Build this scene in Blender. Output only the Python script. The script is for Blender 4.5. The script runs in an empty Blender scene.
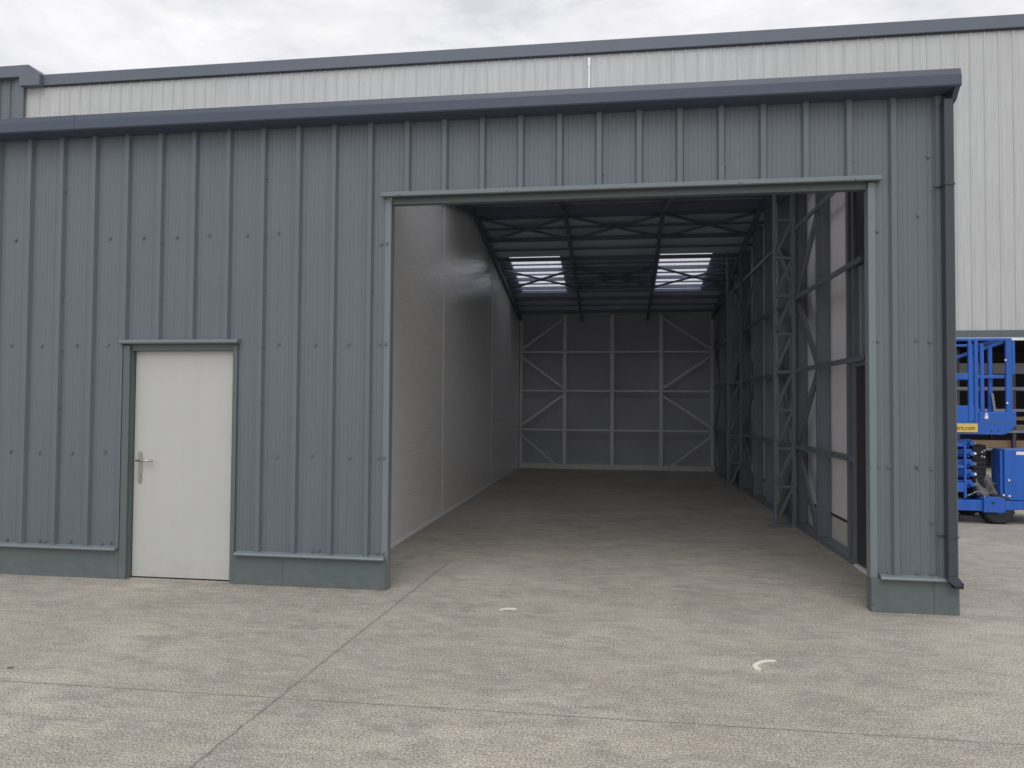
import bpy, math, random
from mathutils import Vector, Matrix
random.seed(11)
SC = bpy.context.scene
COL = SC.collection

# ------------------------------------------------------------------ helpers
class MB:
    def __init__(s): s.v=[]; s.f=[]; s.sm=[]
    def quad(s,pts,smooth=False):
        n=len(s.v); s.v+= [tuple(p) for p in pts]; s.f.append(tuple(range(n,n+len(pts)))); s.sm.append(smooth)
    def box(s,x0,x1,y0,y1,z0,z1):
        n=len(s.v)
        s.v+=[(x0,y0,z0),(x1,y0,z0),(x1,y1,z0),(x0,y1,z0),(x0,y0,z1),(x1,y0,z1),(x1,y1,z1),(x0,y1,z1)]
        for q in ((0,3,2,1),(4,5,6,7),(0,1,5,4),(1,2,6,5),(2,3,7,6),(3,0,4,7)):
            s.f.append(tuple(n+i for i in q)); s.sm.append(False)
        return s
    def bar(s,a,b,w,h,up=(0,0,1)):
        a=Vector(a);b=Vector(b);d=(b-a).normalized();u=Vector(up)
        r=d.cross(u)
        if r.length<1e-4: r=d.cross(Vector((1,0,0)))
        r.normalize();u=r.cross(d).normalized();n=len(s.v)
        for p in (a,b):
            for (i,j) in ((-1,-1),(1,-1),(1,1),(-1,1)): s.v.append(tuple(p+r*w/2*i+u*h/2*j))
        for q in ((0,1,2,3),(7,6,5,4),(0,4,5,1),(1,5,6,2),(2,6,7,3),(3,7,4,0)):
            s.f.append(tuple(n+i for i in q)); s.sm.append(False)
        return s
    def extrude(s,prof,axis,a,b,close=True,caps=True,smooth=False):
        # prof: list of 2d points in the other two axes
        def mk(t,p):
            if axis=='x': return (t,p[0],p[1])
            if axis=='y': return (p[0],t,p[1])
            return (p[0],p[1],t)
        n=len(s.v);k=len(prof)
        for t in (a,b):
            for p in prof: s.v.append(mk(t,p))
        for i in range(k if close else k-1):
            j=(i+1)%k; s.f.append((n+i,n+j,n+k+j,n+k+i)); s.sm.append(smooth)
        if close and caps:
            s.f.append(tuple(n+i for i in reversed(range(k)))); s.sm.append(False)
            s.f.append(tuple(n+k+i for i in range(k))); s.sm.append(False)
        return s
    def cyl(s,a,b,r,seg=16,r2=None,smooth=True):
        a=Vector(a);b=Vector(b);d=(b-a).normalized()
        u=d.orthogonal().normalized();w=d.cross(u);n=len(s.v);r2=r if r2 is None else r2
        for p,rr in ((a,r),(b,r2)):
            for i in range(seg):
                t=2*math.pi*i/seg; s.v.append(tuple(p+(u*math.cos(t)+w*math.sin(t))*rr))
        for i in range(seg):
            j=(i+1)%seg; s.f.append((n+i,n+j,n+seg+j,n+seg+i)); s.sm.append(smooth)
        s.f.append(tuple(n+i for i in reversed(range(seg)))); s.sm.append(False)
        s.f.append(tuple(n+seg+i for i in range(seg))); s.sm.append(False)
        return s
    def build(s,name,mat,parent=None,bevel=0,label=None):
        me=bpy.data.meshes.new(name); me.from_pydata(s.v,[],s.f)
        me.polygons.foreach_set('use_smooth',s.sm); me.update()
        import bmesh
        bm=bmesh.new(); bm.from_mesh(me); bmesh.ops.recalc_face_normals(bm,faces=bm.faces); bm.to_mesh(me); bm.free()
        o=bpy.data.objects.new(name,me); COL.objects.link(o)
        if mat: me.materials.append(mat)
        if parent:
            o.parent=parent; o.location=-Vector(WORLD_LOC(parent))
        if bevel:
            m=o.modifiers.new('bevel','BEVEL'); m.width=bevel; m.segments=2; m.limit_method='ANGLE'; m.angle_limit=math.radians(40)
        if label: o['label']=label
        return o
def WORLD_LOC(o):
    v=Vector((0,0,0))
    while o: v+=o.location; o=o.parent
    return v
def tag(o,label=None,cat=None,group=None,kind=None):
    if label: o['label']=label
    if cat: o['category']=cat
    if group: o['group']=group
    if kind: o['kind']=kind
    return o
def thing(name,loc,label,cat,group=None):
    o=bpy.data.objects.new(name,None); COL.objects.link(o); o.location=loc; o.empty_display_size=.2
    return tag(o,label,cat,group)

# ------------------------------------------------------------------ materials
def new_mat(name):
    m=bpy.data.materials.new(name); m.use_nodes=True; nt=m.node_tree
    return m,nt,nt.nodes['Principled BSDF']
def N(nt,t,**k):
    n=nt.nodes.new(t)
    for a,b in k.items():
        if a=='inputs':
            for i,v in b.items(): n.inputs[i].default_value=v
        else: setattr(n,a,b)
    return n
def noise(nt,vec,scale,detail=4,rough=.55,dist=0):
    n=N(nt,'ShaderNodeTexNoise',inputs={'Scale':scale,'Detail':detail,'Roughness':rough,'Distortion':dist})
    nt.links.new(vec,n.inputs['Vector']); return n.outputs['Fac']
def ramp(nt,fac,stops):
    n=N(nt,'ShaderNodeValToRGB'); cr=n.color_ramp
    while len(cr.elements)<len(stops): cr.elements.new(.5)
    for e,(p,c) in zip(cr.elements,stops):
        e.position=p; e.color=(c,c,c,1) if isinstance(c,(int,float)) else (*c,1)
    nt.links.new(fac,n.inputs['Fac']); return n.outputs['Color']
def mixc(nt,fac,a,b,mode='MIX'):
    n=N(nt,'ShaderNodeMix',data_type='RGBA',blend_type=mode)
    for sock,val in ((n.inputs[0],fac),(n.inputs[6],a),(n.inputs[7],b)):
        if hasattr(val,'is_output'): nt.links.new(val,sock)
        elif isinstance(val,(int,float)): sock.default_value=val
        else: sock.default_value=(*val,1)
    return n.outputs[2]
def mth(nt,op,a,b=0.0,c=None):
    n=N(nt,'ShaderNodeMath',operation=op)
    for i,val in enumerate((a,b) if c is None else (a,b,c)):
        if hasattr(val,'is_output'): nt.links.new(val,n.inputs[i])
        else: n.inputs[i].default_value=val
    return n.outputs[0]
def wpos(nt):
    g=N(nt,'ShaderNodeNewGeometry'); return g.outputs['Position']
def mapped(nt,sc,rot=(0,0,0)):
    m=N(nt,'ShaderNodeMapping',inputs={'Scale':sc,'Rotation':rot}); nt.links.new(wpos(nt),m.inputs['Vector']); return m.outputs[0]
def bump(nt,bsdf,h,strength,dist=.01):
    b=N(nt,'ShaderNodeBump',inputs={'Strength':strength,'Distance':dist}); nt.links.new(h,b.inputs['Height']); nt.links.new(b.outputs[0],bsdf.inputs['Normal'])

def painted(name,col,rough=.42,var=.10,streak=.05,bmp=.08,metal=0.0,spec=.5,dirt=.0,dirtcol=(.3,.28,.25)):
    """coil coated / painted sheet: slow colour drift, vertical rain streaks, orange peel"""
    m,nt,b=new_mat(name)
    p=wpos(nt)
    n1=noise(nt,mapped(nt,(1,1,1)),1.3,3)
    n2=noise(nt,mapped(nt,(14,14,.7)),1.0,4)
    n3=noise(nt,p,60,2)
    d=mth(nt,'ADD',mth(nt,'MULTIPLY',mth(nt,'SUBTRACT',n1,.5),var*2),mth(nt,'MULTIPLY',mth(nt,'SUBTRACT',n2,.5),streak*4))
    d=mth(nt,'ADD',d,mth(nt,'MULTIPLY',mth(nt,'SUBTRACT',n3,.5),.06))
    f=mth(nt,'ADD',d,1.0)
    v=N(nt,'ShaderNodeVectorMath',operation='SCALE'); v.inputs[0].default_value=col; nt.links.new(f,v.inputs['Scale'])
    out=v.outputs[0]
    if dirt>0:
        s=N(nt,'ShaderNodeSeparateXYZ'); nt.links.new(p,s.inputs[0])
        low=N(nt,'ShaderNodeMapRange',inputs={1:.0,2:.22,3:1.0,4:0.0}); nt.links.new(s.outputs[2],low.inputs[0])
        dn=ramp(nt,noise(nt,mapped(nt,(6,6,10)),1.5,5,.65),[(.4,0),(.7,1)])
        k=mth(nt,'MULTIPLY',mth(nt,'MULTIPLY',low.outputs[0],dn),dirt)
        out=mixc(nt,k,out,dirtcol)
    nt.links.new(out,b.inputs['Base Color'])
    b.inputs['Roughness'].default_value=rough; b.inputs['Metallic'].default_value=metal
    b.inputs['Specular IOR Level'].default_value=spec
    r=mth(nt,'ADD',mth(nt,'MULTIPLY',n2,.18),rough-.09); nt.links.new(r,b.inputs['Roughness'])
    bump(nt,b,noise(nt,mapped(nt,(3,3,1.2)),2.2,3),bmp,.02)
    return m
CLAD=painted('blue_grey_sheet',(.123,.149,.170),rough=.36,var=.07,streak=.045,bmp=.28,dirt=.45)
PLINTH=painted('plinth_sheet',(.100,.128,.132),rough=.42,var=.05,streak=.03,bmp=.2,dirt=.25)
TRIM=painted('flashing_sheet',(.165,.198,.212),rough=.36,var=.05,streak=.03)
GUT=painted('dark_blue_gutter',(.060,.078,.116),rough=.38,var=.05,streak=.02)
PIPE=painted('dark_downpipe',(.046,.053,.068),rough=.38,var=.12,streak=.04)
WHITE=painted('white_cladding',(.47,.485,.485),rough=.45,var=.06,streak=.10)
FASC=painted('grey_fascia',(.120,.138,.175),rough=.45,var=.04,streak=.02)
DOORM=painted('off_white_door',(.475,.485,.465),rough=.42,var=.05,streak=.02,bmp=.06,dirt=.35)
GALV=painted('galvanised_steel',(.21,.240,.275),rough=.42,var=.14,streak=.06,metal=.35,bmp=.05)
ROOFS=painted('roof_sheet_underside',(.62,.68,.80),rough=.40,var=.08,streak=.02)
ROOFM=painted('dark_roof_steel',(.17,.20,.27),rough=.5,metal=.2,var=.12)
BACKP=painted('grey_lining_board',(.44,.455,.50),rough=.7,var=.08,streak=.02)
GALVB=painted('bright_galvanised',(.62,.64,.625),rough=.45,var=.14,streak=.06,metal=.2,bmp=.05)
LINER=painted('pale_lining_board',(.86,.83,.84),rough=.65,var=.06,streak=.04)
CREAM=painted('cream_board',(.66,.66,.58),rough=.6,var=.06)
DARKM=painted('dark_brown_panel',(.045,.040,.042),rough=.5,var=.1)
BLUE=painted('lift_blue_paint',(.016,.115,.50),rough=.42,var=.22,streak=.12,dirt=.5)
BLACK=painted('black_rubber',(.018,.018,.02),rough=.7,var=.2)
STEEL=painted('brushed_steel',(.42,.40,.38),rough=.32,metal=.9,var=.1)
WOOD=painted('weathered_timber',(.30,.20,.12),rough=.8,var=.3,streak=.05)
WOODG=painted('grey_timber',(.22,.185,.15),rough=.8,var=.3,streak=.05)
YEL=painted('yellow_sign',(.75,.52,.12),rough=.4,var=.05)
LABW=painted('white_sticker',(.8,.8,.8),rough=.4,var=.02)
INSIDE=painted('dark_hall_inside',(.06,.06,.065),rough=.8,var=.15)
CHALK=painted('cream_plastic_scrap',(.78,.74,.66),rough=.5,var=.05)
TARP=painted('grey_tarpaulin',(.12,.115,.12),rough=.6,var=.4,streak=.2)

# white sandwich panel: glossy white steel with faint embossed horizontal lines
PANEL,nt,b=new_mat('white_sandwich_panel')
sx=N(nt,'ShaderNodeSeparateXYZ'); nt.links.new(wpos(nt),sx.inputs[0])
wv=mth(nt,'SINE',mth(nt,'MULTIPLY',sx.outputs[2],2*math.pi/.052))
dimp=noise(nt,mapped(nt,(1,5.0,12)),1.4,3)
slow=noise(nt,mapped(nt,(1,.9,.7)),1.0,2)
h=mth(nt,'ADD',mth(nt,'MULTIPLY',wv,.30),mth(nt,'ADD',mth(nt,'MULTIPLY',dimp,.8),mth(nt,'MULTIPLY',slow,1.5)))
bump(nt,b,h,.20,.012)
pc=ramp(nt,noise(nt,mapped(nt,(1,2,9)),1.2,4),[(.3,(.80,.80,.77)),(.7,(.86,.86,.83))])
nt.links.new(pc,b.inputs['Base Color']); b.inputs['Roughness'].default_value=.10; b.inputs['Specular IOR Level'].default_value=.8

# translucent rooflight
SKYL,nt,b=new_mat('translucent_rooflight')
nt.nodes.remove(b); out=nt.nodes['Material Output']
tr=N(nt,'ShaderNodeBsdfTransparent',inputs={'Color':(.95,.95,.98,1)}); tl=N(nt,'ShaderNodeBsdfTranslucent',inputs={'Color':(.85,.85,.88,1)})
mx=N(nt,'ShaderNodeMixShader',inputs={0:.25}); nt.links.new(tr.outputs[0],mx.inputs[1]); nt.links.new(tl.outputs[0],mx.inputs[2]); nt.links.new(mx.outputs[0],out.inputs[0])

# concrete yard
CONC,nt,b=new_mat('brushed_concrete')
p=wpos(nt)
warp=N(nt,'ShaderNodeTexNoise',inputs={'Scale':.8,'Detail':2}); nt.links.new(p,warp.inputs['Vector'])
big=noise(nt,mapped(nt,(.55,.8,1),(0,0,.25)),1.0,6,.62,.6)
mid=noise(nt,mapped(nt,(1.6,3.4,1),(0,0,.12)),1.6,6,.66,.8)
cloudy=noise(nt,mapped(nt,(4,6,1)),2.0,5,.7)
grit=noise(nt,p,85,4,.8); grit2=noise(nt,p,230,2,.7)
broom=noise(nt,mapped(nt,(3,90,1),(0,0,.05)),1.0,3,.6)
c=ramp(nt,big,[(.28,(.295,.266,.226)),(.50,(.382,.348,.299)),(.72,(.472,.433,.376))])
c=mixc(nt,ramp(nt,mid,[(.42,0),(.64,.78)]),c,(.255,.238,.212))
c=mixc(nt,ramp(nt,cloudy,[(.46,0),(.72,.50)]),c,(.50,.478,.435))
warmn=noise(nt,mapped(nt,(.5,.5,1)),1.1,3)
c=mixc(nt,ramp(nt,warmn,[(.42,0),(.70,.40)]),c,(.375,.350,.308))
g=ramp(nt,grit,[(.36,.38),(.5,1.0),(.64,1.70)]); c=mixc(nt,1.0,c,g,'MULTIPLY')
g2=ramp(nt,grit2,[(.30,.55),(.5,1.0),(.70,1.45)]); c=mixc(nt,1.0,c,g2,'MULTIPLY')
g3=ramp(nt,broom,[(.3,.9),(.7,1.08)]); c=mixc(nt,1.0,c,g3,'MULTIPLY')
spk=ramp(nt,noise(nt,p,38,2,.5),[(.70,0),(.76,1)]); c=mixc(nt,mth(nt,'MULTIPLY',spk,.5),c,(.13,.115,.10))
spk2=ramp(nt,noise(nt,mapped(nt,(1,1,1),(0,0,1)),31,2,.5),[(.69,0),(.75,1)]); c=mixc(nt,mth(nt,'MULTIPLY',spk2,.45),c,(.62,.60,.56))
# pale splashes and dark stains with a shape of their own
st=ramp(nt,noise(nt,mapped(nt,(1.1,1.9,1)),1.9,5,.7,1.2),[(.66,0),(.72,1)]); c=mixc(nt,mth(nt,'MULTIPLY',st,.42),c,(.17,.155,.15))
pl=ramp(nt,noise(nt,mapped(nt,(2.1,4.2,1),(0,0,.4)),1.7,6,.75,1.4),[(.68,0),(.75,1)]); c=mixc(nt,mth(nt,'MULTIPLY',pl,.45),c,(.50,.47,.43))
sp=N(nt,'ShaderNodeSeparateXYZ'); nt.links.new(p,sp.inputs[0])
X,Y=sp.outputs[0],sp.outputs[1]
wob=mth(nt,'MULTIPLY',mth(nt,'SUBTRACT',noise(nt,p,9,6,.75),.5),.05)
lx=mth(nt,'ABSOLUTE',mth(nt,'ADD',mth(nt,'SUBTRACT',mth(nt,'ADD',X,1.755),mth(nt,'MULTIPLY',Y,.036)),wob))
ly=mth(nt,'ABSOLUTE',mth(nt,'ADD',mth(nt,'SUBTRACT',mth(nt,'ADD',Y,2.385),mth(nt,'MULTIPLY',X,.008)),wob))
def line(d,w):
    n=N(nt,'ShaderNodeMapRange',inputs={1:w*.5,2:w,3:1.0,4:0.0}); nt.links.new(d,n.inputs[0]); return n.outputs[0]
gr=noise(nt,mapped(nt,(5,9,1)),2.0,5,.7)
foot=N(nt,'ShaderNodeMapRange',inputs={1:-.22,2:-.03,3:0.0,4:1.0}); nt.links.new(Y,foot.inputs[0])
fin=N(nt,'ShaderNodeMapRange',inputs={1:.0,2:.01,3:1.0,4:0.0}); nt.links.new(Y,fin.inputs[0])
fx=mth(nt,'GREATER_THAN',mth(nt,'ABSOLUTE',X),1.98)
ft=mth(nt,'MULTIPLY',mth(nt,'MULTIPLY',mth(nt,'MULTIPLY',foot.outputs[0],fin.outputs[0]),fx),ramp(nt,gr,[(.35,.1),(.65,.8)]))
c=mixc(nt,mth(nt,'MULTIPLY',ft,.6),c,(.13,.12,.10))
xmask=N(nt,'ShaderNodeMapRange',inputs={1:1.0,2:1.6,3:1.0,4:.0}); nt.links.new(Y,xmask.inputs[0])
jn=mth(nt,'MAXIMUM',mth(nt,'MULTIPLY',line(lx,.0055),xmask.outputs[0]),line(ly,.0045))
jw=mth(nt,'MAXIMUM',mth(nt,'MULTIPLY',line(lx,.022),xmask.outputs[0]),line(ly,.015))
c=mixc(nt,mth(nt,'MULTIPLY',jw,.18),c,(.17,.155,.14))
c=mixc(nt,mth(nt,'MULTIPLY',mth(nt,'MULTIPLY',jn,ramp(nt,noise(nt,p,3.5,3),[(.35,.5),(.6,1.0)])),.68),c,(.09,.083,.075))
nt.links.new(c,b.inputs['Base Color']); b.inputs['Roughness'].default_value=.82; b.inputs['Specular IOR Level'].default_value=.3
hh=mth(nt,'ADD',mth(nt,'MULTIPLY',grit,1.0),mth(nt,'ADD',mth(nt,'MULTIPLY',broom,.6),mth(nt,'MULTIPLY',grit2,.5)))
hh=mth(nt,'SUBTRACT',hh,mth(nt,'MULTIPLY',jn,3.0))
bump(nt,b,hh,.45,.004)

# ------------------------------------------------------------------ ground
g=MB(); g.box(-400,400,-400,400,-.5,0)
tag(g.build('concrete_yard',CONC),kind='structure')

# ------------------------------------------------------------------ the shed
S0=-5.541; SP=.3365; XL=-9.0; XR=2.66
RIDGE_Y=6.4; DEPTH=12.95
def zr(y): return 4.05+.1625*y if y<RIDGE_Y else 4.05+.1625*RIDGE_Y-(y-RIDGE_Y)*.1715   # underside of the roof
shed=thing('steel_shed',(0,0,0),'blue grey ribbed steel shed with a white side door and a wide open bay','building')

def clad_profile(x0,x1,first,pitch,rd=.036,base=.036,top=.020,flutes=7,fl=.0028,y0=0.0,sgn=-1):
    """list of (x,y) for ribbed sheet between x0 and x1"""
    pts=[]
    k0=int((x0-first)/pitch)-2; k1=int((x1-first)/pitch)+2
    for k in range(k0,k1+1):
        c=first+k*pitch
        pts+=[(c-base,0),(c-top,rd),(c+top,rd),(c+base,0)]
        a=c+base;bb=c+pitch-base;w=(bb-a)/flutes
        for i in range(flutes):
            if i%2==1:
                pts+=[(a+i*w,0),(a+i*w+.005,fl),(a+(i+1)*w-.005,fl),(a+(i+1)*w,0)]
    out=[];prev=None
    for p in pts:
        if prev and prev[0]<x0<=p[0]:
            t=(x0-prev[0])/(p[0]-prev[0]) if p[0]>prev[0] else 0; out.append((x0,prev[1]+t*(p[1]-prev[1])))
        if x0<p[0]<x1: out.append(p)
        if prev and prev[0]<x1<=p[0]:
            t=(x1-prev[0])/(p[0]-prev[0]); out.append((x1,prev[1]+t*(p[1]-prev[1])))
        prev=p
    return [(x,y0+sgn*d) for x,d in out]
cl=MB()
for (a,bx,z0,z1) in ((XL,-4.53,.27,4.15),(-4.53,-3.41,2.185,4.15),(-3.41,-2.03,.27,4.15),(-2.03,2.03,3.475,4.15),(2.03,XR,.27,4.15)):
    cl.extrude(clad_profile(a,bx,S0,SP),'z',z0,z1,close=False)
# hexagonal fixing screws with washers
def screw(mb,x,z,y=-.004,r=.010):
    r*=random.uniform(1.15,1.5)
    mb.cyl((x,y,z),(x,y-.004,z),r*1.25,10); mb.cyl((x,y-.004,z),(x,y-.011,z),r*.75,6,smooth=False)
def blocked(x,z):
    if -4.56<x<-3.29 and z<2.2: return True
    if -2.03<x<2.03 and z<3.5: return True
    return False
sc=cl
for z in (.315,1.15,2.15,3.16):
    k=-11
    while S0+(k+.5)*SP<XR:
        x=S0+(k+.5)*SP; k+=1
        if blocked(x,z) or random.random()<.30: continue
        screw(sc,x+random.uniform(-.02,.02),z+random.uniform(-.012,.012))
        if z<.5 and random.random()<.5: screw(sc,x+.07,z+random.uniform(-.01,.01))
for z in (1.15,2.15,3.04,.315):
    screw(sc,-2.075,z,y=-.004); screw(sc,-2.03+.012,z,y=-.014)
for x,zs in ((2.075,(.31,1.155,2.16,3.05)),(2.15,(.305,1.15)),(2.36,(.31,1.152)),(2.465,(.315,.72,1.14,2.15,3.64))):
    for z in zs: screw(sc,x,z)
for k in (-8,-5,-2,1,4,7,10,13,16,19,22):
    x=S0+k*SP
    for i in range(7):
        z=.62+i*.5+random.uniform(-.05,.05)
        if blocked(x,z) or z>3.9: continue
        sc.cyl((x+.026,-.018,z),(x+.036,-.026,z),.007,8)
clad=cl.build('wall_cladding',CLAD,shed)
# dark structural backing behind the sheet (thickness of the front wall)
bk=MB()
for (a,bx,z0,z1) in ((XL,-4.50,.0,4.05),(-4.50,-3.43,2.125,4.05),(-3.43,-2.06,.0,4.05),(-2.06,2.06,3.47,4.05),(2.06,2.60,.0,4.05)):
    bk.box(a,bx,.012,.07,z0,z1)
bk.build('wall_backing',BACKP,shed)
# plinth: flat folded sheet with a rounded drip ledge on top
def plinth(a,bx,ret_l=False,ret_r=False):
    m=MB(); m.box(a,bx,-.030,.008,.0,.262)
    m.box(a+ .33*(bx-a),a+.33*(bx-a)+.004,-.0335,-.029,.0,.262)
    o=m.build('plinth',PLINTH,shed,bevel=.004)
    l=MB(); pr=[(-.030,.262),(-.052,.256),(-.068,.262),(-.072,.272),(-.066,.282),(-.05,.288),(-.002,.296),(-.002,.262)]
    l.extrude(pr,'x',a+.02,bx-.01,smooth=False); l.build('ledge',TRIM,o)
    return o
plinth(XL,-4.535); plinth(-3.404,-1.99)
m=MB(); m.box(2.005,2.655,-.030,.085,0,.262); m.box(2.47,2.655,-.036,-.030,0,.262); o=m.build('plinth',PLINTH,shed,bevel=.004)
l=MB(); l.extrude([(-.030,.262),(-.052,.256),(-.068,.262),(-.072,.272),(-.066,.282),(-.05,.288),(-.002,.296),(-.002,.262)],'x',2.07,2.59); l.build('ledge',TRIM,o)
# opening trim
m=MB(); m.box(-2.035,-1.985,-.014,.0,.262,3.44); m.box(-1.990,-1.980,-.012,.085,.0,3.40); m.build('jamb_flashing',TRIM,shed,bevel=.003)
m=MB(); m.box(2.008,2.06,-.014,.0,.262,3.44); m.box(2.005,2.013,-.012,.085,.262,3.40); m.build('jamb_flashing',TRIM,shed,bevel=.003)
m=MB(); m.extrude([(-.004,3.50),(-.050,3.49),(-.062,3.482),(-.062,3.452),(-.052,3.445),(-.004,3.455)],'x',-2.06,2.10); m.build('head_flashing',TRIM,shed)
m=MB(); m.box(-1.985,2.01,.016,.085,3.395,3.47); m.build('lintel',PLINTH,shed)
for x in (-1.9,-.95,.05,1.0,1.9):
    screw(sc:=MB(),x,3.468,y=-.060,r=.009); sc.build('flashing_screw',GALV,shed)
# front corner flashing
m=MB(); m.box(2.50,2.66,-.012,-.002,.262,4.15); m.box(2.652,2.662,-.002,.12,.0,4.15); m.build('corner_flashing',CLAD,shed,bevel=.003)
# side and rear outer walls
m=MB()
m.extrude([(0,0),(.0,4.05),(RIDGE_Y,zr(RIDGE_Y)),(DEPTH,zr(DEPTH)),(DEPTH,0)],'x',2.615,2.65); m.build('side_wall',CLAD,shed)
m=MB(); m.extrude([(0,0),(.0,4.05),(RIDGE_Y,zr(RIDGE_Y)),(DEPTH,zr(DEPTH)),(DEPTH,0)],'x',XL-.04,XL); m.build('side_wall',CLAD,shed)
m=MB(); m.box(XL,2.62,DEPTH,DEPTH+.05,0,zr(DEPTH)); m.build('rear_wall',BACKP,shed)
# roof: front slope with two added openings for daylight, rear slope with two rooflight openings
def slab(mb,x0,x1,y0,y1,t=.05):
    mb.extrude([(y0,zr(y0)),(y1,zr(y1)),(y1,zr(y1)+t),(y0,zr(y0)+t)],'x',x0,x1)
m=MB(); SKS=((-2.22,-1.17),(.85,1.88)); sy0,sy1=8.78,10.93
slab(m,XL-.05,2.655,RIDGE_Y,sy0); slab(m,XL-.05,2.655,sy1,DEPTH+.1)
xs=[XL-.05,SKS[0][0],SKS[0][1],SKS[1][0],SKS[1][1],2.655]
for i in (0,2,4): slab(m,xs[i],xs[i+1],sy0,sy1)
m.build('roof_slope',ROOFS,shed)
m=MB(); fy0,fy1=1.9,4.3
slab(m,XL-.05,2.655,.02,fy0); slab(m,XL-.05,2.655,fy1,RIDGE_Y)
for i in (0,2,4): slab(m,xs[i],xs[i+1],fy0,fy1)
m.build('roof_slope',ROOFS,shed)
for a,bx in SKS:
    m=MB(); m.extrude([(fy0,zr(fy0)+.03),(fy1,zr(fy1)+.03),(fy1,zr(fy1)+.034),(fy0,zr(fy0)+.034)],'x',a,bx); m.build('rooflight',SKYL,shed)  # unseen front pair, added so that more daylight reaches the bay
for a,bx in SKS:
    m=MB(); m.extrude([(sy0,zr(sy0)+.03),(sy1,zr(sy1)+.03),(sy1,zr(sy1)+.034),(sy0,zr(sy0)+.034)],'x',a,bx); m.build('rooflight',SKYL,shed)
# ceiling framing: ridge beam, rafters, battens, cross braces
m=MB(); m.box(-2.5,2.6,RIDGE_Y-.03,RIDGE_Y+.03,zr(RIDGE_Y)-.16,zr(RIDGE_Y)-.02); m.build('ridge_beam',ROOFM,shed)
def slope_bar(x0,y0,x1,y1,w,h,off,name):
    m=MB(); m.bar((x0,y0,zr(y0)-off),(x1,y1,zr(y1)-off),w,h); return m.build(name,ROOFM,shed)
for x in (-2.47,-.90,.77,2.37):
    slope_bar(x,.1,x,RIDGE_Y-.03,.06,.10,.13,'rafter')
    slope_bar(x,RIDGE_Y+.03,x,12.85,.06,.10,.13,'rafter')
y=6.75; i=0
while y<12.8:
    slope_bar(-2.5,y,2.6,y,.05 if i%2 else .07,.03 if i%2 else .07,.040,'roof_batten'); y+=.30 if 8.5<y<10.9 else .52; i+=1
for y in (.5,1.5,2.5,3.5,4.5,5.5): slope_bar(-2.5,y,2.6,y,.06,.07,.040,'roof_batten')
for (ya,yb) in ((6.65,7.62),(9.22,10.42)):
    for (xa,xb) in ((-2.45,-.93),(-.87,.74),(.80,2.34)):
        slope_bar(xa,ya,xb,yb,.10,.02,.10,'roof_brace'); slope_bar(xa,yb,xb,ya,.10,.02,.122,'roof_brace')

# partition of white sandwich panels on the left, three panels with bright joints
PX=-2.52
ys=(.10,4.28,8.53,12.92)
for a,bx in zip(ys[:-1],ys[1:]):
    prof=[(a+.004,0.0),(a+.004,zr(a)-.01)]
    if a<RIDGE_Y<bx: prof.append((RIDGE_Y,zr(RIDGE_Y)-.01))
    prof+=[(bx-.004,zr(bx)-.01),(bx-.004,0.0)]
    m=MB(); m.extrude(prof,'x',PX-.08,PX); m.build('partition_panel',PANEL,shed)
for yy in ys[1:-1]:
    m=MB(); m.box(PX-.01,PX+.004,yy-.014,yy+.014,0.0,zr(yy)-.02); m.build('joint_strip',LABW,shed)
m=MB(); m.box(PX,PX+.012,.1,12.9,0.0,.035); m.build('base_trim',LABW,shed)

# back wall: lining + studs, rails, braces
m=MB(); m.box(-2.52,2.6,12.90,12.945,0,4.02); m.build('back_lining',BACKP,shed)
BY=12.78
for x in (-1.335,-.127,1.102):
    m=MB(); m.box(x-.045,x+.045,BY,12.90,.13,3.98); m.box(x-.052,x-.045,BY-.006,12.90,.13,3.98); m.box(x+.045,x+.052,BY-.006,12.90,.13,3.98); m.build('wall_stud',GALVB,shed)
for x in (-2.47,2.36): 
    m=MB(); m.box(x-.04,x+.04,BY,12.90,.13,3.98); m.build('wall_stud',GALVB,shed)
for z in (1.0,2.005,3.005):
    m=MB(); m.box(-2.5,2.42,BY-.03,BY-.008,z-.025,z+.025); m.build('wall_rail',GALVB,shed)
m=MB(); m.box(-2.5,2.42,BY-.04,12.90,0,.13); m.build('bottom_rail',GALVB,shed)
def bbrace(x0,z0,x1,z1):
    m=MB(); m.bar((x0,BY-.045,z0),(x1,BY-.045,z1),.02,.055,up=(0,0,1)); m.build('wall_brace',GALVB,shed)
for s,xe,xs_ in ((-1,-2.48,-1.39),(1,2.34,1.16)):
    bbrace(xe,3.05,xs_,3.84); bbrace(xe,2.90,xs_,2.09); bbrace(xe,1.09,xs_,1.88); bbrace(xe,.88,-1.55 if s<0 else 1.32,.10)

# right wall: lining, studs, rails, braces
m=MB(); m.extrude([(1.80,.34),(1.80,zr(1.8)),(RIDGE_Y,zr(RIDGE_Y)),(12.9,zr(12.9)),(12.9,.34)],'x',2.585,2.61); m.build('side_lining',LINER,shed)
m=MB(); m.box(2.585,2.61,1.80,12.9,.0,.315); m.build('lower_lining',CREAM,shed)
m=MB(); m.box(2.575,2.60,1.80,12.9,.315,.345); m.build('lining_joint',DARKM,shed)
IX=2.42
def cstud(y,wid=.05,top=None,z0=.05):
    m=MB(); t=top or zr(y)-.05
    m.box(IX,2.58,y,y+.006,z0,t); m.box(IX,IX+.006,y+.006,y+wid,z0,t); m.box(2.574,2.58,y+.006,y+wid,z0,t)
    m.box(2.46,2.54,y-.008,y,z0,t)          # pressed stiffener
    return m.build('wall_stud',GALV,shed)
for y in (3.18,4.30,5.33,6.36,7.42,8.62,9.66,10.7,11.74): cstud(y)
cstud(1.93,.08)
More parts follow.
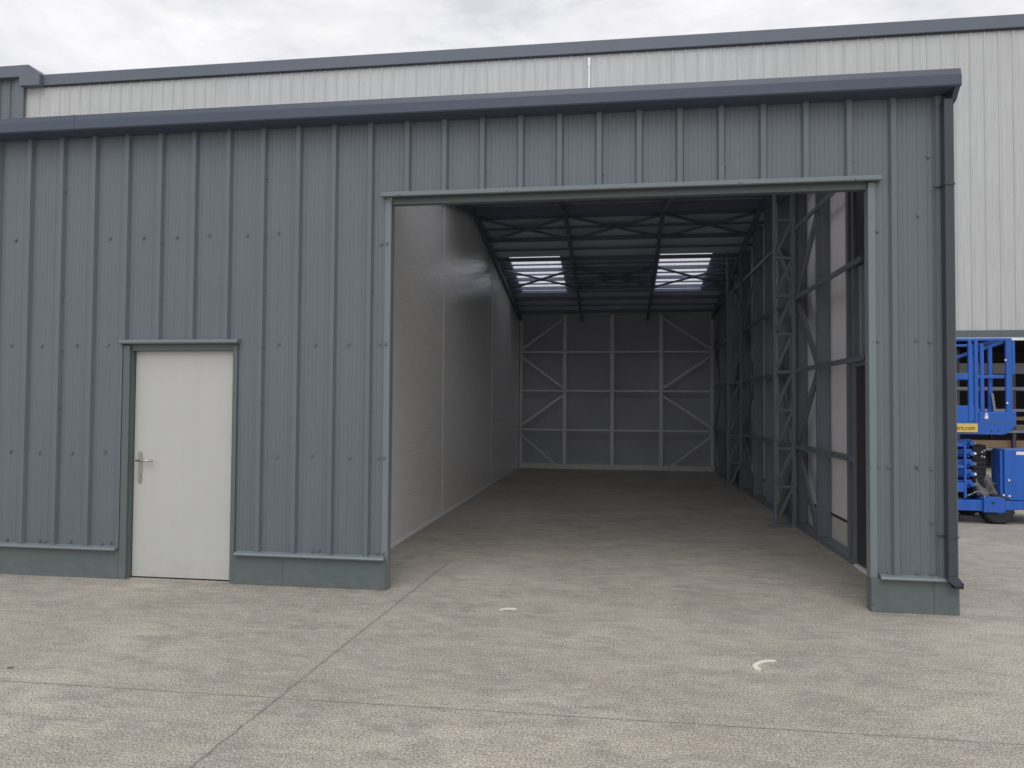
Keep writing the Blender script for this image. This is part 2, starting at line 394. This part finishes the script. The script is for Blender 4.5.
m=MB(); m.box(IX-.004,2.47,1.74,1.80,0,zr(1.8)-.05); m.build('door_post',GALV,shed)
for z in (1.085,2.11,3.10):
    y0=1.42 if z>2 else 1.80
    m=MB(); m.box(IX-.035,IX-.004,y0,12.78,z-.025,z+.025); m.box(IX-.031,IX+.06,y0,12.78,z+.025,z+.031); m.build('wall_rail',GALV,shed)
m=MB(); m.box(IX-.035,IX-.004,1.1,12.78,4.02,4.07); m.build('wall_rail',GALV,shed)
m=MB(); m.box(IX-.01,2.58,1.80,12.8,0,.045); m.build('bottom_rail',GALV,shed)
def rbrace(y0,z0,y1,z1):
    m=MB(); m.bar((IX+.02,y0,z0),(IX+.02,y1,z1),.03,.12,up=(0,0,1)); m.build('wall_brace',GALV,shed)
for base,other in ((4.18,3.24),(8.50,7.50),(12.7,11.82)):
    rbrace(base,3.16,other,3.98); rbrace(base,3.04,other,2.18); rbrace(base,1.18,other,2.02); rbrace(base,1.02,other,.08)
for base,other in ((4.36,5.30),(8.70,9.62)):
    rbrace(base,3.16,other,3.98); rbrace(base,3.04,other,2.18); rbrace(base,1.18,other,2.02); rbrace(base,1.02,other,.08)
# lattice columns
def lattice(yc):
    ccol=MB(); top=zr(yc)-.08
    m=MB()
    m.box(2.115,2.155,yc-.035,yc+.035,.0,top); m.build('lattice_chord',GALV,shed,bevel=.003)
    m=MB(); m.box(2.355,2.405,yc-.035,yc+.035,.0,top); m.build('lattice_chord',GALV,shed,bevel=.003)
    z=.02; i=0
    zs=[]
    while z<top: zs.append(z); z+=.52
    for i,z in enumerate(zs):
        m=MB(); m.box(2.155,2.355,yc-.03,yc+.03,z-.018,z+.018); m.build('lattice_rung',GALV,shed)
        if i+1<len(zs):
            m=MB(); m.bar((2.15,yc,z+.04),(2.36,yc,z+.50),.03,.04,up=(1,0,0)); m.build('lattice_diagonal',GALV,shed)
for yc in (4.22,8.55): lattice(yc)
m=MB(); m.box(2.05,2.42,4.18,4.27,0,.012); m.build('base_plate',GALV,shed)
m=MB(); m.box(2.05,2.42,8.51,8.60,0,.012); m.build('base_plate',GALV,shed)
# inner side door bay at the front of the right wall
dr=MB(); dr.box(2.435,2.475,.30,1.735,.03,2.03); dr=dr.build('side_door',DARKM,shed,bevel=.004)
m=MB(); m.box(2.425,2.50,.10,1.735,2.04,2.085); m.build('door_head',GALV,shed)
m=MB(); m.extrude([(2.46-dx,yy) for (yy,dx) in clad_profile(.1,1.735,.2,.18,rd=.02,base=.02,top=.012,flutes=1,sgn=1)]+[(2.50,1.735),(2.50,.1)],'z',2.09,3.07); m.build('sheet_panel',TRIM,shed)
m=MB(); m.box(2.44,2.50,.1,1.735,3.13,4.2); m.build('upper_panel',DARKM,shed)
m=MB(); m.box(2.40,2.60,.09,.20,0,4.0); m.build('door_post',GALV,shed)
m=MB(); m.box(2.425,2.437,1.40,1.412,2.09,3.07); m.build('cable_strip',LABW,shed)
m=MB(); m.box(2.40,2.50,.2,1.73,.0,.025); m.build('door_sill',LABW,shed)

# front white door
fd=MB(); fd.box(-4.447,-3.462,.045,.09,.014,2.10); fd=fd.build('side_door',DOORM,shed,bevel=.003)
m=MB(); m.box(-4.462,-4.451,.0,.10,0,2.125); m.box(-3.458,-3.442,.0,.10,0,2.125); m.box(-4.462,-3.442,.0,.10,2.104,2.125); m.build('door_frame',PLINTH,shed)
m=MB(); m.box(-4.535,-4.462,-.028,.012,.0,2.15); m.build('door_jamb',PLINTH,shed,bevel=.003)
m=MB(); m.box(-3.442,-3.405,-.022,.012,.0,2.15); m.build('door_jamb',PLINTH,shed,bevel=.003)
m=MB(); m.box(-4.462,-3.442,-.004,.02,2.10,2.16); m.build('door_header',PLINTH,shed)
m=MB(); m.extrude([(-.003,2.205),(-.05,2.197),(-.066,2.188),(-.068,2.172),(-.058,2.160),(-.003,2.168)],'x',-4.555,-3.39); m.build('door_flashing',TRIM,shed)
h=MB(); 
def plate(mb,xc,z0,z1,hw,y0,y1):
    pr=[]
    for i in range(13): t=math.pi*i/12; pr.append((xc+hw*math.cos(t),z1-hw+hw*math.sin(t)))
    for i in range(13): t=math.pi+math.pi*i/12; pr.append((xc+hw*math.cos(t),z0+hw+hw*math.sin(t)))
    mb.extrude(pr,'y',y0,y1)
plate(h,-4.381,.875,1.165,.020,.037,.045)
h.cyl((-4.381,.037,.94),(-4.381,.030,.94),.010,14)
h.cyl((-4.381,.037,1.085),(-4.381,-.002,1.085),.0095,14)
h.cyl((-4.400,.0,1.085),(-4.235,.0,1.080),.0095,14)
h.build('handle',STEEL,fd)
for z in (.28,1.08,1.88):
    hg=MB(); hg.cyl((-3.459,.036,z-.05),(-3.459,.036,z+.05),.009,10); hg.build('hinge',PIPE,fd)

# gutter / eaves
m=MB()
pr=[(-.150,4.272),(-.172,4.270),(-.180,4.222),(-.188,4.218),(-.188,4.138),(-.180,4.128),(-.10,4.118),(-.006,4.118),(-.006,4.262)]
m.extrude(pr,'x',XL-.05,2.645); m.build('gutter',GUT,shed)
m=MB(); m.extrude([(y-.0025 if y<-.1 else y,z+(.002 if z>4.2 else -.002)) for y,z in pr],'x',-5.0,-4.96); m.build('gutter_joint',GUT,shed)
m=MB(); m.extrude([(-.17,4.13),(-.10,4.05),(-.02,4.03),(-.02,4.13)],'x',2.605,2.643); m.build('gutter_end',GUT,shed)
# downpipe
dp=MB(); dp.box(2.545,2.612,-.115,-.038,.315,4.06); dp=dp.build('downpipe',PIPE,shed,bevel=.006)
for z in (3.38,.62):
    bb=MB(); bb.box(2.539,2.618,-.122,-.036,z-.007,z+.007); bb.box(2.49,2.545,-.05,-.036,z-.006,z+.006); bb.build('pipe_bracket',PIPE,dp)
sh=MB(); sh.extrude([(2.545,.315),(2.612,.315),(2.640,.285),(2.640,.240),(2.59,.240),(2.545,.28)],'y',-.112,-.042); sh.build('outlet_shoe',PIPE,dp,bevel=.004)
sh=MB(); sh.box(2.592,2.655,-.108,-.045,.222,.268); sh.build('outlet_end',BLACK,dp)

# ------------------------------------------------------------------ white warehouse behind
YW=13.5
wh=thing('white_warehouse',(0,YW,0),'tall white ribbed warehouse with a grey roof edge standing behind the shed','building')
m=MB(); m.extrude(clad_profile(-17.68,18.0,.1,.3333,rd=.022,base=.028,top=.014,flutes=7,fl=.002,y0=YW),'z',3.56,11.09,close=False); 
ws=m
for z in (5.2,6.9,8.6,10.3,4.0):
    for k in range(-54,54):
        x=.1+(k+.5)*.3333+.02
        if -17.6<x<17.9 and random.random()<.6: ws.cyl((x,YW,z),(x,YW-.012,z),.009,6,smooth=False)
ws.build('wall_cladding',WHITE,wh)
m=MB(); m.box(-17.68,5.5,YW+.02,YW+.25,0,3.56); m.box(-17.68,18,YW+.02,YW+.25,3.60,10.9); m.build('wall_backing',BACKP,wh)
m=MB(); m.extrude([(YW-.10,11.425),(YW-.11,11.41),(YW-.10,11.11),(YW-.09,11.10),(YW-.02,11.10),(YW+.3,11.45)],'x',-17.05,18.2); m.build('fascia',FASC,wh)
m=MB(); m.box(-17.05,18.1,YW-.06,YW+.3,11.075,11.10); m.build('soffit',DARKM,wh)
m=MB(); m.extrude([(YW+.03,11.1),(YW+12,12.4),(YW+24,11.1),(YW+24,0),(YW+23.9,0),(YW+23.9,11.0),(YW+12,12.3),(YW+.03,11.0)],'x',-17.6,18.0); m.build('roof',FASC,wh)
m=MB(); m.box(17.9,18.0,YW+.25,YW+23.8,0,11.0); m.build('side_wall',WHITE,wh)
m=MB(); m.box(-.79,-.745,YW-.075,YW-.035,9.5,10.90); m.box(-.80,-.735,YW-.08,YW-.03,10.76,10.98); m.build('overflow_pipe',LABW,wh)
m=MB(); m.box(5.5,18.0,YW-.05,YW+.02,3.385,3.56); m.build('base_flashing',PLINTH,wh)
m=MB(); m.box(5.5,18.0,YW-.04,YW+.05,3.31,3.385); m.build('door_track',LABW,wh)
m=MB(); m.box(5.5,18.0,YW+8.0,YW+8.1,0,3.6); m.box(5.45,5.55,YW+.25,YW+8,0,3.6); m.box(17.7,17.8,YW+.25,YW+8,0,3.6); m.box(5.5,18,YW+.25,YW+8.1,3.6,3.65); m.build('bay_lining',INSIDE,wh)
for x in (5.6,11.9,17.6):
    m=MB(); m.box(x-.1,x+.1,YW+.05,YW+.25,0,3.31); m.build('bay_post',FASC,wh)

# racking with timber seen in the open bay
RY=15.0
rk=thing('storage_rack',(9,RY,0),'long steel storage rack inside the open warehouse bay behind the lift','rack')
for x in (6.2,7.6,9.02,10.4,11.8):
    m=MB(); m.box(x-.04,x+.04,RY-.04,RY+.04,0,3.2); m.build('rack_post',PIPE,rk)
    m=MB(); m.box(x-.04,x+.04,RY+1.16,RY+1.24,0,3.2); m.build('rack_post',PIPE,rk)
for z in (.55,1.02,1.58,2.16):
    m=MB(); m.box(6.2,11.8,RY-.07,RY-.04,z-.035,z+.035); m.build('rack_beam',GALV,rk)
    m=MB(); m.box(6.2,11.8,RY+1.24,RY+1.27,z-.035,z+.035); m.build('rack_beam',GALV,rk)
tag(MB().box(6.4,11.6,RY+1.6,RY+1.65,2.62,2.92).build('board',BACKP),'long pale grey board on edge high behind the storage rack','board')
labs=(('bundle of brown planks on the top shelf of the rack','wood',WOOD,2.20,.16,.5,6.5,11.2),
      ('bundle of orange brown boards on the middle shelf of the rack','wood',WOOD,1.32,.13,.6,6.8,11.5),
      ('thick grey weathered beams lying on the second lowest shelf','wood',WOODG,1.06,.16,.6,6.3,11.6),
      ('pale planks stacked on the lowest shelf of the rack','wood',WOOD,.59,.22,.7,6.5,11.0))
for L,cat,mt,z,hh_,dp_,x0,x1 in labs[1:]:
    m=MB(); n=max(2,int(hh_/.045))
    for i in range(n):
        for j in range(4):
            yy=RY+.1+j*.22; m.box(x0+random.uniform(-.1,.1),x1+random.uniform(-.2,.2),yy,yy+.19,z+i*.047,z+i*.047+.040)
    tag(m.build('timber_stack',mt),L,'timber','timber stacks on the rack')

# ------------------------------------------------------------------ annex at far left
an=thing('blue_grey_annex',(-20,YW,0),'blue grey clad building with a raised parapet at the far left','building')
m=MB(); m.extrude(clad_profile(-34,-17.96,.15,.3333,rd=.03,base=.03,top=.016,flutes=5,fl=.002,y0=YW-.04),'z',0,11.35,close=False); m.build('wall_cladding',CLAD,an)
m=MB(); m.box(-34,-17.70,YW-.035,YW+12,0,11.3); m.build('wall',BACKP,an)
m=MB(); m.box(-17.97,-17.68,YW-.10,YW-.036,0,11.36); m.build('corner_flashing',CLAD,an)
m=MB(); m.extrude([(-34,11.345),(-17.72,11.345),(-17.72,11.07),(-17.05,11.07),(-17.05,11.42),(-17.42,11.69),(-34,11.69)],'y',YW-.235,YW+.3); m.build('parapet_cap',FASC,an)

# ------------------------------------------------------------------ scissor lift
LX,LY=4.8,5.0
lf=thing('scissor_lift',(LX,LY+.5,0),'bright blue scissor lift with a railed platform and yellow sign, parked beyond the shed corner','lift')
Y0,Y1=4.95,6.05
def P(mb,name,mat=BLUE,par=lf,bev=.006,label=None): return mb.build(name,mat,par,bevel=bev,label=label)
ch=MB(); ch.box(3.55,5.10,Y0,Y0+.10,.185,.335); ch.box(3.55,5.10,Y1-.10,Y1,.185,.335); ch.box(3.55,5.12,Y0+.1,Y1-.1,.20,.28)
P(ch,'chassis')
ch=MB(); ch.extrude([(5.08,.17),(5.36,.17),(5.36,.36),(5.30,.385),(5.14,.385),(5.08,.35)],'y',Y0-.035,Y0+.14)
ch.cyl((5.20,Y0-.05,.31),(5.20,Y0-.03,.31),.02,12); brk=P(ch,'front_bracket')
m=MB(); m.cyl((5.20,Y0-.055,.31),(5.20,Y0-.048,.31),.014,12); m.build('pin',BLACK,brk)
ch=MB(); ch.extrude([(5.36,.20),(6.2,.24),(6.2,.33),(5.36,.33)],'y',Y0-.01,Y1); P(ch,'front_beam')
cb=MB(); cb.box(5.375,6.15,Y0+.02,Y0+.36,.335,1.05); cab=P(cb,'cabinet',bev=.012)
m=MB(); m.box(5.335,5.372,Y0+.05,Y0+.30,.40,1.03); m.build('cabinet_edge',BLUE,cab)
m=MB(); m.box(5.53,5.78,Y0+.016,Y0+.0205,.975,1.020); m.build('sticker',LABW,cab)
for (x,z) in ((5.43,.62),(5.435,.40),(5.36,.41)):
    s_=MB(); s_.cyl((x,Y0+.02,z),(x,Y0+.008,z),.014,8); s_.build('bolt',LABW,cab)
for wx,wy in ((5.30,Y0+.0),(5.30,Y1-.20),(3.75,Y0),(3.75,Y1-.2)):
    w=MB(); R=.205
    prf=[(0,R-.03),(.02,R-.006),(.05,R),(.15,R),(.18,R-.006),(.20,R-.03)]
    n=len(w.v); seg=36
    for j in range(seg):
        t=2*math.pi*j/seg
        for (dy,r) in prf: w.v.append((wx+r*math.sin(t),wy+dy,R+r*math.cos(t)))
    k=len(prf)
    for j in range(seg):
        jj=(j+1)%seg
        for i in range(k-1): w.f.append((n+j*k+i,n+j*k+i+1,n+jj*k+i+1,n+jj*k+i)); w.sm.append(True)
    w.f.append(tuple(n+j*k for j in range(seg))); w.sm.append(False)
    w.f.append(tuple(n+j*k+k-1 for j in reversed(range(seg)))); w.sm.append(False)
    for j in range(18):
        t=2*math.pi*j/18
        w.bar((wx+R*math.sin(t),wy+.02,R+R*math.cos(t)),(wx+R*math.sin(t+.12),wy+.18,R+R*math.cos(t+.12)),.03,.012,up=(math.sin(t),0,math.cos(t)))
    wo=P(w,'wheel',BLACK,bev=0)
    r_=MB(); r_.cyl((wx,wy-.006,R),(wx,wy+.01,R),.06,24); r_.build('rim',BLUE,wo)
# folded scissor stack: pairs of arms, nearly flat
for i in range(5):
    z=.52+i*.145
    a=MB(); a.bar((3.7,Y0+.10,z),(4.98,Y0+.10,z+.055),.05,.075,up=(0,0,1)); P(a,'scissor_arm',bev=.008)
    a=MB(); a.bar((3.7,Y0+.20,z+.055),(5.00,Y0+.20,z),.05,.075,up=(0,0,1)); P(a,'scissor_arm',bev=.008)
    a=MB(); a.bar((3.7,Y1-.2,z),(4.98,Y1-.2,z+.055),.05,.075,up=(0,0,1)); P(a,'scissor_arm',bev=.008)
    a=MB(); a.cyl((4.97,Y0+.03,z+.03),(4.97,Y1-.1,z+.03),.032,14); P(a,'pivot_tube',bev=0)
    a=MB(); a.cyl((5.0,Y0+.02,z+.03),(5.0,Y0+.04,z+.03),.018,10); P(a,'pivot_pin',LABW if i%2 else GALV,bev=0)
# ladder frame beside the stack
a=MB(); a.box(4.835,4.868,Y0-.02,Y0+.02,.36,1.13); a.box(4.55,4.58,Y0-.02,Y0+.02,.36,1.13)
for z in (.47,.80,1.105): a.box(4.58,4.835,Y0-.015,Y0+.015,z-.025,z+.025)
a.box(4.58,4.835,Y0-.018,Y0+.018,.485,.575)
P(a,'ladder',bev=.004)
# black tank with louvres, and the crumpled tarpaulin
a=MB(); a.box(5.035,5.215,Y0+.18,Y1-.3,.40,1.10)
for i in range(8): a.box(5.05,5.20,Y0+.165,Y0+.18,.50+i*.065,.53+i*.065)
tk=P(a,'hydraulic_tank',BLACK)
for (x,z) in ((5.16,1.00),(5.19,1.02),(5.16,.94),(5.19,.93),(5.19,.975)):
    s_=MB(); s_.box(x-.008,x+.008,Y0+.176,Y0+.1795,z-.01,z+.01); s_.build('warning_mark',LABW,tk)
a=MB(); a.box(5.24,5.265,Y0+.4,Y0+.5,.40,1.03); P(a,'rear_post',FASC)
a=MB()
nx,nz=10,8; base=len(a.v)
rnd=random.Random(5)
for j in range(nz):
    for i in range(nx):
        x=5.06+i*.031; z=.37+ (j/(nz-1))*(.25-.06*math.sin(i*.9)); a.v.append((x+rnd.uniform(-.008,.008),Y0+.12+.05*math.sin(i*1.3+j*.7)+rnd.uniform(-.012,.012)+j*.012,z))
for j in range(nz-1):
    for i in range(nx-1):
        a.f.append((base+j*nx+i,base+j*nx+i+1,base+(j+1)*nx+i+1,base+(j+1)*nx+i)); a.sm.append(True)
tp=P(a,'tarpaulin',TARP,bev=0); sm=tp.modifiers.new('s','SOLIDIFY'); sm.thickness=.02
# hose
a=MB(); pts=[(4.86,.39),(4.93,.42),(4.99,.455),(5.05,.45),(5.09,.40),(5.11,.34)]
for p_,q_ in zip(pts[:-1],pts[1:]): a.cyl((p_[0],Y0-.02,p_[1]),(q_[0],Y0-.02,q_[1]),.010,8)
P(a,'hydraulic_hose',GALV,bev=0)
# platform
pf=MB(); pf.extrude([(3.3,1.255),(5.34,1.255),(5.40,1.275),(5.515,1.39),(5.515,1.575),(5.035,1.575),(5.035,1.43),(3.3,1.43)],'y',Y0-.03,Y0+.05)
pf.box(3.3,5.50,Y0+.05,Y1,1.30,1.40); pf.extrude([(3.3,1.255),(5.34,1.255),(5.515,1.39),(5.515,1.575),(3.3,1.575)],'y',Y1-.04,Y1+.02)
pf=P(pf,'platform')
m=MB(); m.box(5.035,5.50,Y0-.034,Y0-.030,1.425,1.431); m.build('fold_line',FASC,pf)
for x in (5.19,5.28):
    s_=MB(); s_.cyl((x,Y0-.030,1.31),(x,Y0-.036,1.31),.012,10); s_.build('bolt',PIPE,pf)
m=MB(); m.box(5.105,5.150,Y0-.036,Y0-.031,1.475,1.525); m.build('sticker',LABW,pf)
m=MB(); m.box(5.112,5.143,Y0-.036,Y0-.031,1.532,1.558); m.build('sticker',LABW,pf)
a=MB(); a.box(3.3,4.985,Y0-.01,Y0+.01,1.445,1.66); a.box(3.3,4.985,Y0-.018,Y0-.01,1.44,1.455); P(a,'toe_board')
def post(x0,x1,z0,z1,yy=Y0,name='rail_post'):
    a=MB(); a.box(x0,x1,yy-.02,yy+.02,z0,z1); P(a,name,bev=.006)
post(4.905,4.955,1.43,2.60); post(4.985,5.035,1.43,2.60); post(5.395,5.475,1.575,2.61); post(4.0,4.05,1.43,2.6); post(3.4,3.45,1.43,2.6)
post(5.475,5.515,2.10,2.57,name='gate_plate')
post(5.075,5.125,1.575,2.53,Y0+.03); post(5.215,5.265,1.46,2.50,Y0+.10); post(5.10,5.15,1.40,2.6,Y1-.02); post(5.42,5.47,1.40,2.6,Y1-.02); post(4.6,4.65,1.4,2.6,Y1-.02); post(4.3,4.34,1.43,2.6)
for (x0,x1,z0,z1,yy) in ((3.3,5.40,2.575,2.612,Y0),(3.3,4.91,2.03,2.115,Y0),(4.955,5.40,2.045,2.095,Y0+.03),(3.3,5.5,2.575,2.612,Y1-.02),(3.3,5.5,2.06,2.10,Y1-.02)):
    a=MB(); a.box(x0,x1,yy-.018,yy+.018,z0,z1); P(a,'guard_rail')
a=MB(); a.box(5.44,5.475,Y0+.02,Y1,2.575,2.612); P(a,'guard_rail')
a=MB(); a.bar((4.5,Y0+.35,2.22),(5.40,Y0+.06,2.56),.03,.045); P(a,'brace_rail')
a=MB()
for i in range(7):
    a.box(5.225+.006*i,5.255+.006*i,Y0+.03,Y0+.06,1.82-i*.045-.03,1.82-i*.045+.012)
P(a,'gate_chain',GALV,bev=0)
for (x,z) in ((5.40,1.70),(5.385,2.30)):
    s_=MB(); s_.cyl((x,Y0-.02,z),(x,Y0-.035,z),.013,8); s_.build('latch_knob',LABW,lf)
# yellow sign with black lettering
sg=MB(); sg.box(4.30,5.008,Y0-.042,Y0-.031,1.287,1.408); sg=sg.build('name_sign',YEL,pf)
cu=bpy.data.curves.new('t','FONT'); cu.body='ers.com'; cu.size=.088; cu.extrude=.001; cu.align_x='RIGHT'
to=bpy.data.objects.new('t',cu); COL.objects.link(to)
dg=bpy.context.evaluated_depsgraph_get(); me=bpy.data.meshes.new_from_object(to.evaluated_get(dg))
bpy.data.objects.remove(to)
tx=bpy.data.objects.new('sign_lettering',me); COL.objects.link(tx); me.materials.clear(); me.materials.append(BLACK)
for v in me.vertices:
    x,y,z=v.co; v.co=(x*.86+4.975,Y0-.043-z,y*1.0+1.318)
tx.parent=sg; tx.location=-Vector(WORLD_LOC(sg)); 

# ------------------------------------------------------------------ small litter on the concrete
def strip(pts,w,name,label,cat,mat,t=.006):
    m=MB(); n=len(pts); L=[];R=[]
    for i,p in enumerate(pts):
        a=Vector((*pts[max(0,i-1)],0));c_=Vector((*pts[min(n-1,i+1)],0)); d=(c_-a).normalized(); s_=Vector((-d.y,d.x,0))
        ww=w[i]/2; L.append(Vector((*p,0))+s_*ww); R.append(Vector((*p,0))-s_*ww)
    base=0
    for i in range(n-1):
        z0,z1=.004,.004+t
        m.quad([(*L[i].xy,z1),(*L[i+1].xy,z1),(*R[i+1].xy,z1),(*R[i].xy,z1)],True)
        m.quad([(*L[i].xy,z0-.003),(*L[i+1].xy,z0-.003),(*L[i+1].xy,z1),(*L[i].xy,z1)])
        m.quad([(*R[i].xy,z0-.003),(*R[i+1].xy,z0-.003),(*R[i+1].xy,z1),(*R[i].xy,z1)])
    o=m.build(name,mat); tag(o,label,cat); return o
strip([(.885,-1.535),(.857,-1.513),(.853,-1.478),(.874,-1.430),(.915,-1.385),(.962,-1.358),(1.006,-1.352)],[.018,.034,.030,.024,.024,.022,.008],'plastic_scrap','curled cream plastic strip lying on the concrete in front of the right pillar','litter',CHALK)
strip([(-.917,-.505),(-.895,-.47),(-.885,-.448),(-.85,-.438),(-.815,-.436),(-.782,-.44)],[.018,.02,.02,.022,.022,.01],'paper_scrap','small bent pale paper strip on the concrete before the open bay','litter',CHALK)
m=MB(); m.cyl((-3.655,-2.235,.007),(-3.625,-2.222,.009),.006,7,.003)
tag(m.build('twig',WOODG),'tiny dark twig on the concrete near the left edge of the yard','twig')

# ------------------------------------------------------------------ camera
f,yaw,pit,rol,D,hC=740.4102,-.141,.029,.0069,6.3002,1.6169
F=Vector((math.sin(yaw)*math.cos(pit),math.cos(yaw)*math.cos(pit),math.sin(pit)))
Rr=Vector((math.cos(yaw),-math.sin(yaw),0)); U=Rr.cross(F)
R2=Rr*math.cos(rol)+U*math.sin(rol); U2=-Rr*math.sin(rol)+U*math.cos(rol)
cd=bpy.data.cameras.new('camera'); cam=bpy.data.objects.new('camera',cd); COL.objects.link(cam)
M=Matrix((( R2.x,U2.x,-F.x,0),(R2.y,U2.y,-F.y,-D),(R2.z,U2.z,-F.z,hC),(0,0,0,1)))
cam.matrix_world=M; cd.sensor_width=36; cd.sensor_fit='HORIZONTAL'; cd.lens=f*36/1024; cd.clip_end=2000; cd.clip_start=.05
SC.camera=cam

# ------------------------------------------------------------------ light
EL,AZ=math.radians(56),math.radians(180)
w=bpy.data.worlds.new('World'); SC.world=w; w.use_nodes=True; nt=w.node_tree
bg=nt.nodes['Background']; bg.inputs['Strength'].default_value=.098
sk=N(nt,'ShaderNodeTexSky',sky_type='NISHITA',sun_disc=False,sun_elevation=EL,sun_rotation=AZ)
tc=N(nt,'ShaderNodeTexCoord')
mp=N(nt,'ShaderNodeMapping',inputs={'Scale':(1.6,1.6,4.0)}); nt.links.new(tc.outputs['Generated'],mp.inputs[0])
c1=noise(nt,mp.outputs[0],2.2,7,.58,.5); c2=noise(nt,mp.outputs[0],6.5,5,.6,.3)
cc=mth(nt,'ADD',mth(nt,'MULTIPLY',c1,.65),mth(nt,'MULTIPLY',c2,.35))
cloud=ramp(nt,cc,[(.36,(.70,.70,.745)),(.47,(.86,.855,.885)),(.60,(1.0,.985,.99))])
cs=N(nt,'ShaderNodeVectorMath',operation='SCALE'); nt.links.new(cloud,cs.inputs[0]); cs.inputs['Scale'].default_value=8.9
col=mixc(nt,.93,sk.outputs[0],cs.outputs[0]); nt.links.new(col,bg.inputs['Color'])
sl=bpy.data.lights.new('sun','SUN'); sl.energy=1.1; sl.angle=math.radians(45); sl.color=(1,.97,.93)
so=bpy.data.objects.new('sun',sl); COL.objects.link(so)
dirv=Vector((math.cos(EL)*math.sin(AZ),math.cos(EL)*math.cos(AZ),math.sin(EL)))
so.rotation_euler=dirv.to_track_quat('Z','Y').to_euler(); so.location=(0,-20,30)

SC.render.engine='CYCLES'
SC.cycles.max_bounces=8; SC.cycles.diffuse_bounces=6; SC.cycles.transparent_max_bounces=8
SC.view_settings.view_transform='Standard'; SC.view_settings.look='None'; SC.view_settings.exposure=.27; SC.view_settings.gamma=1
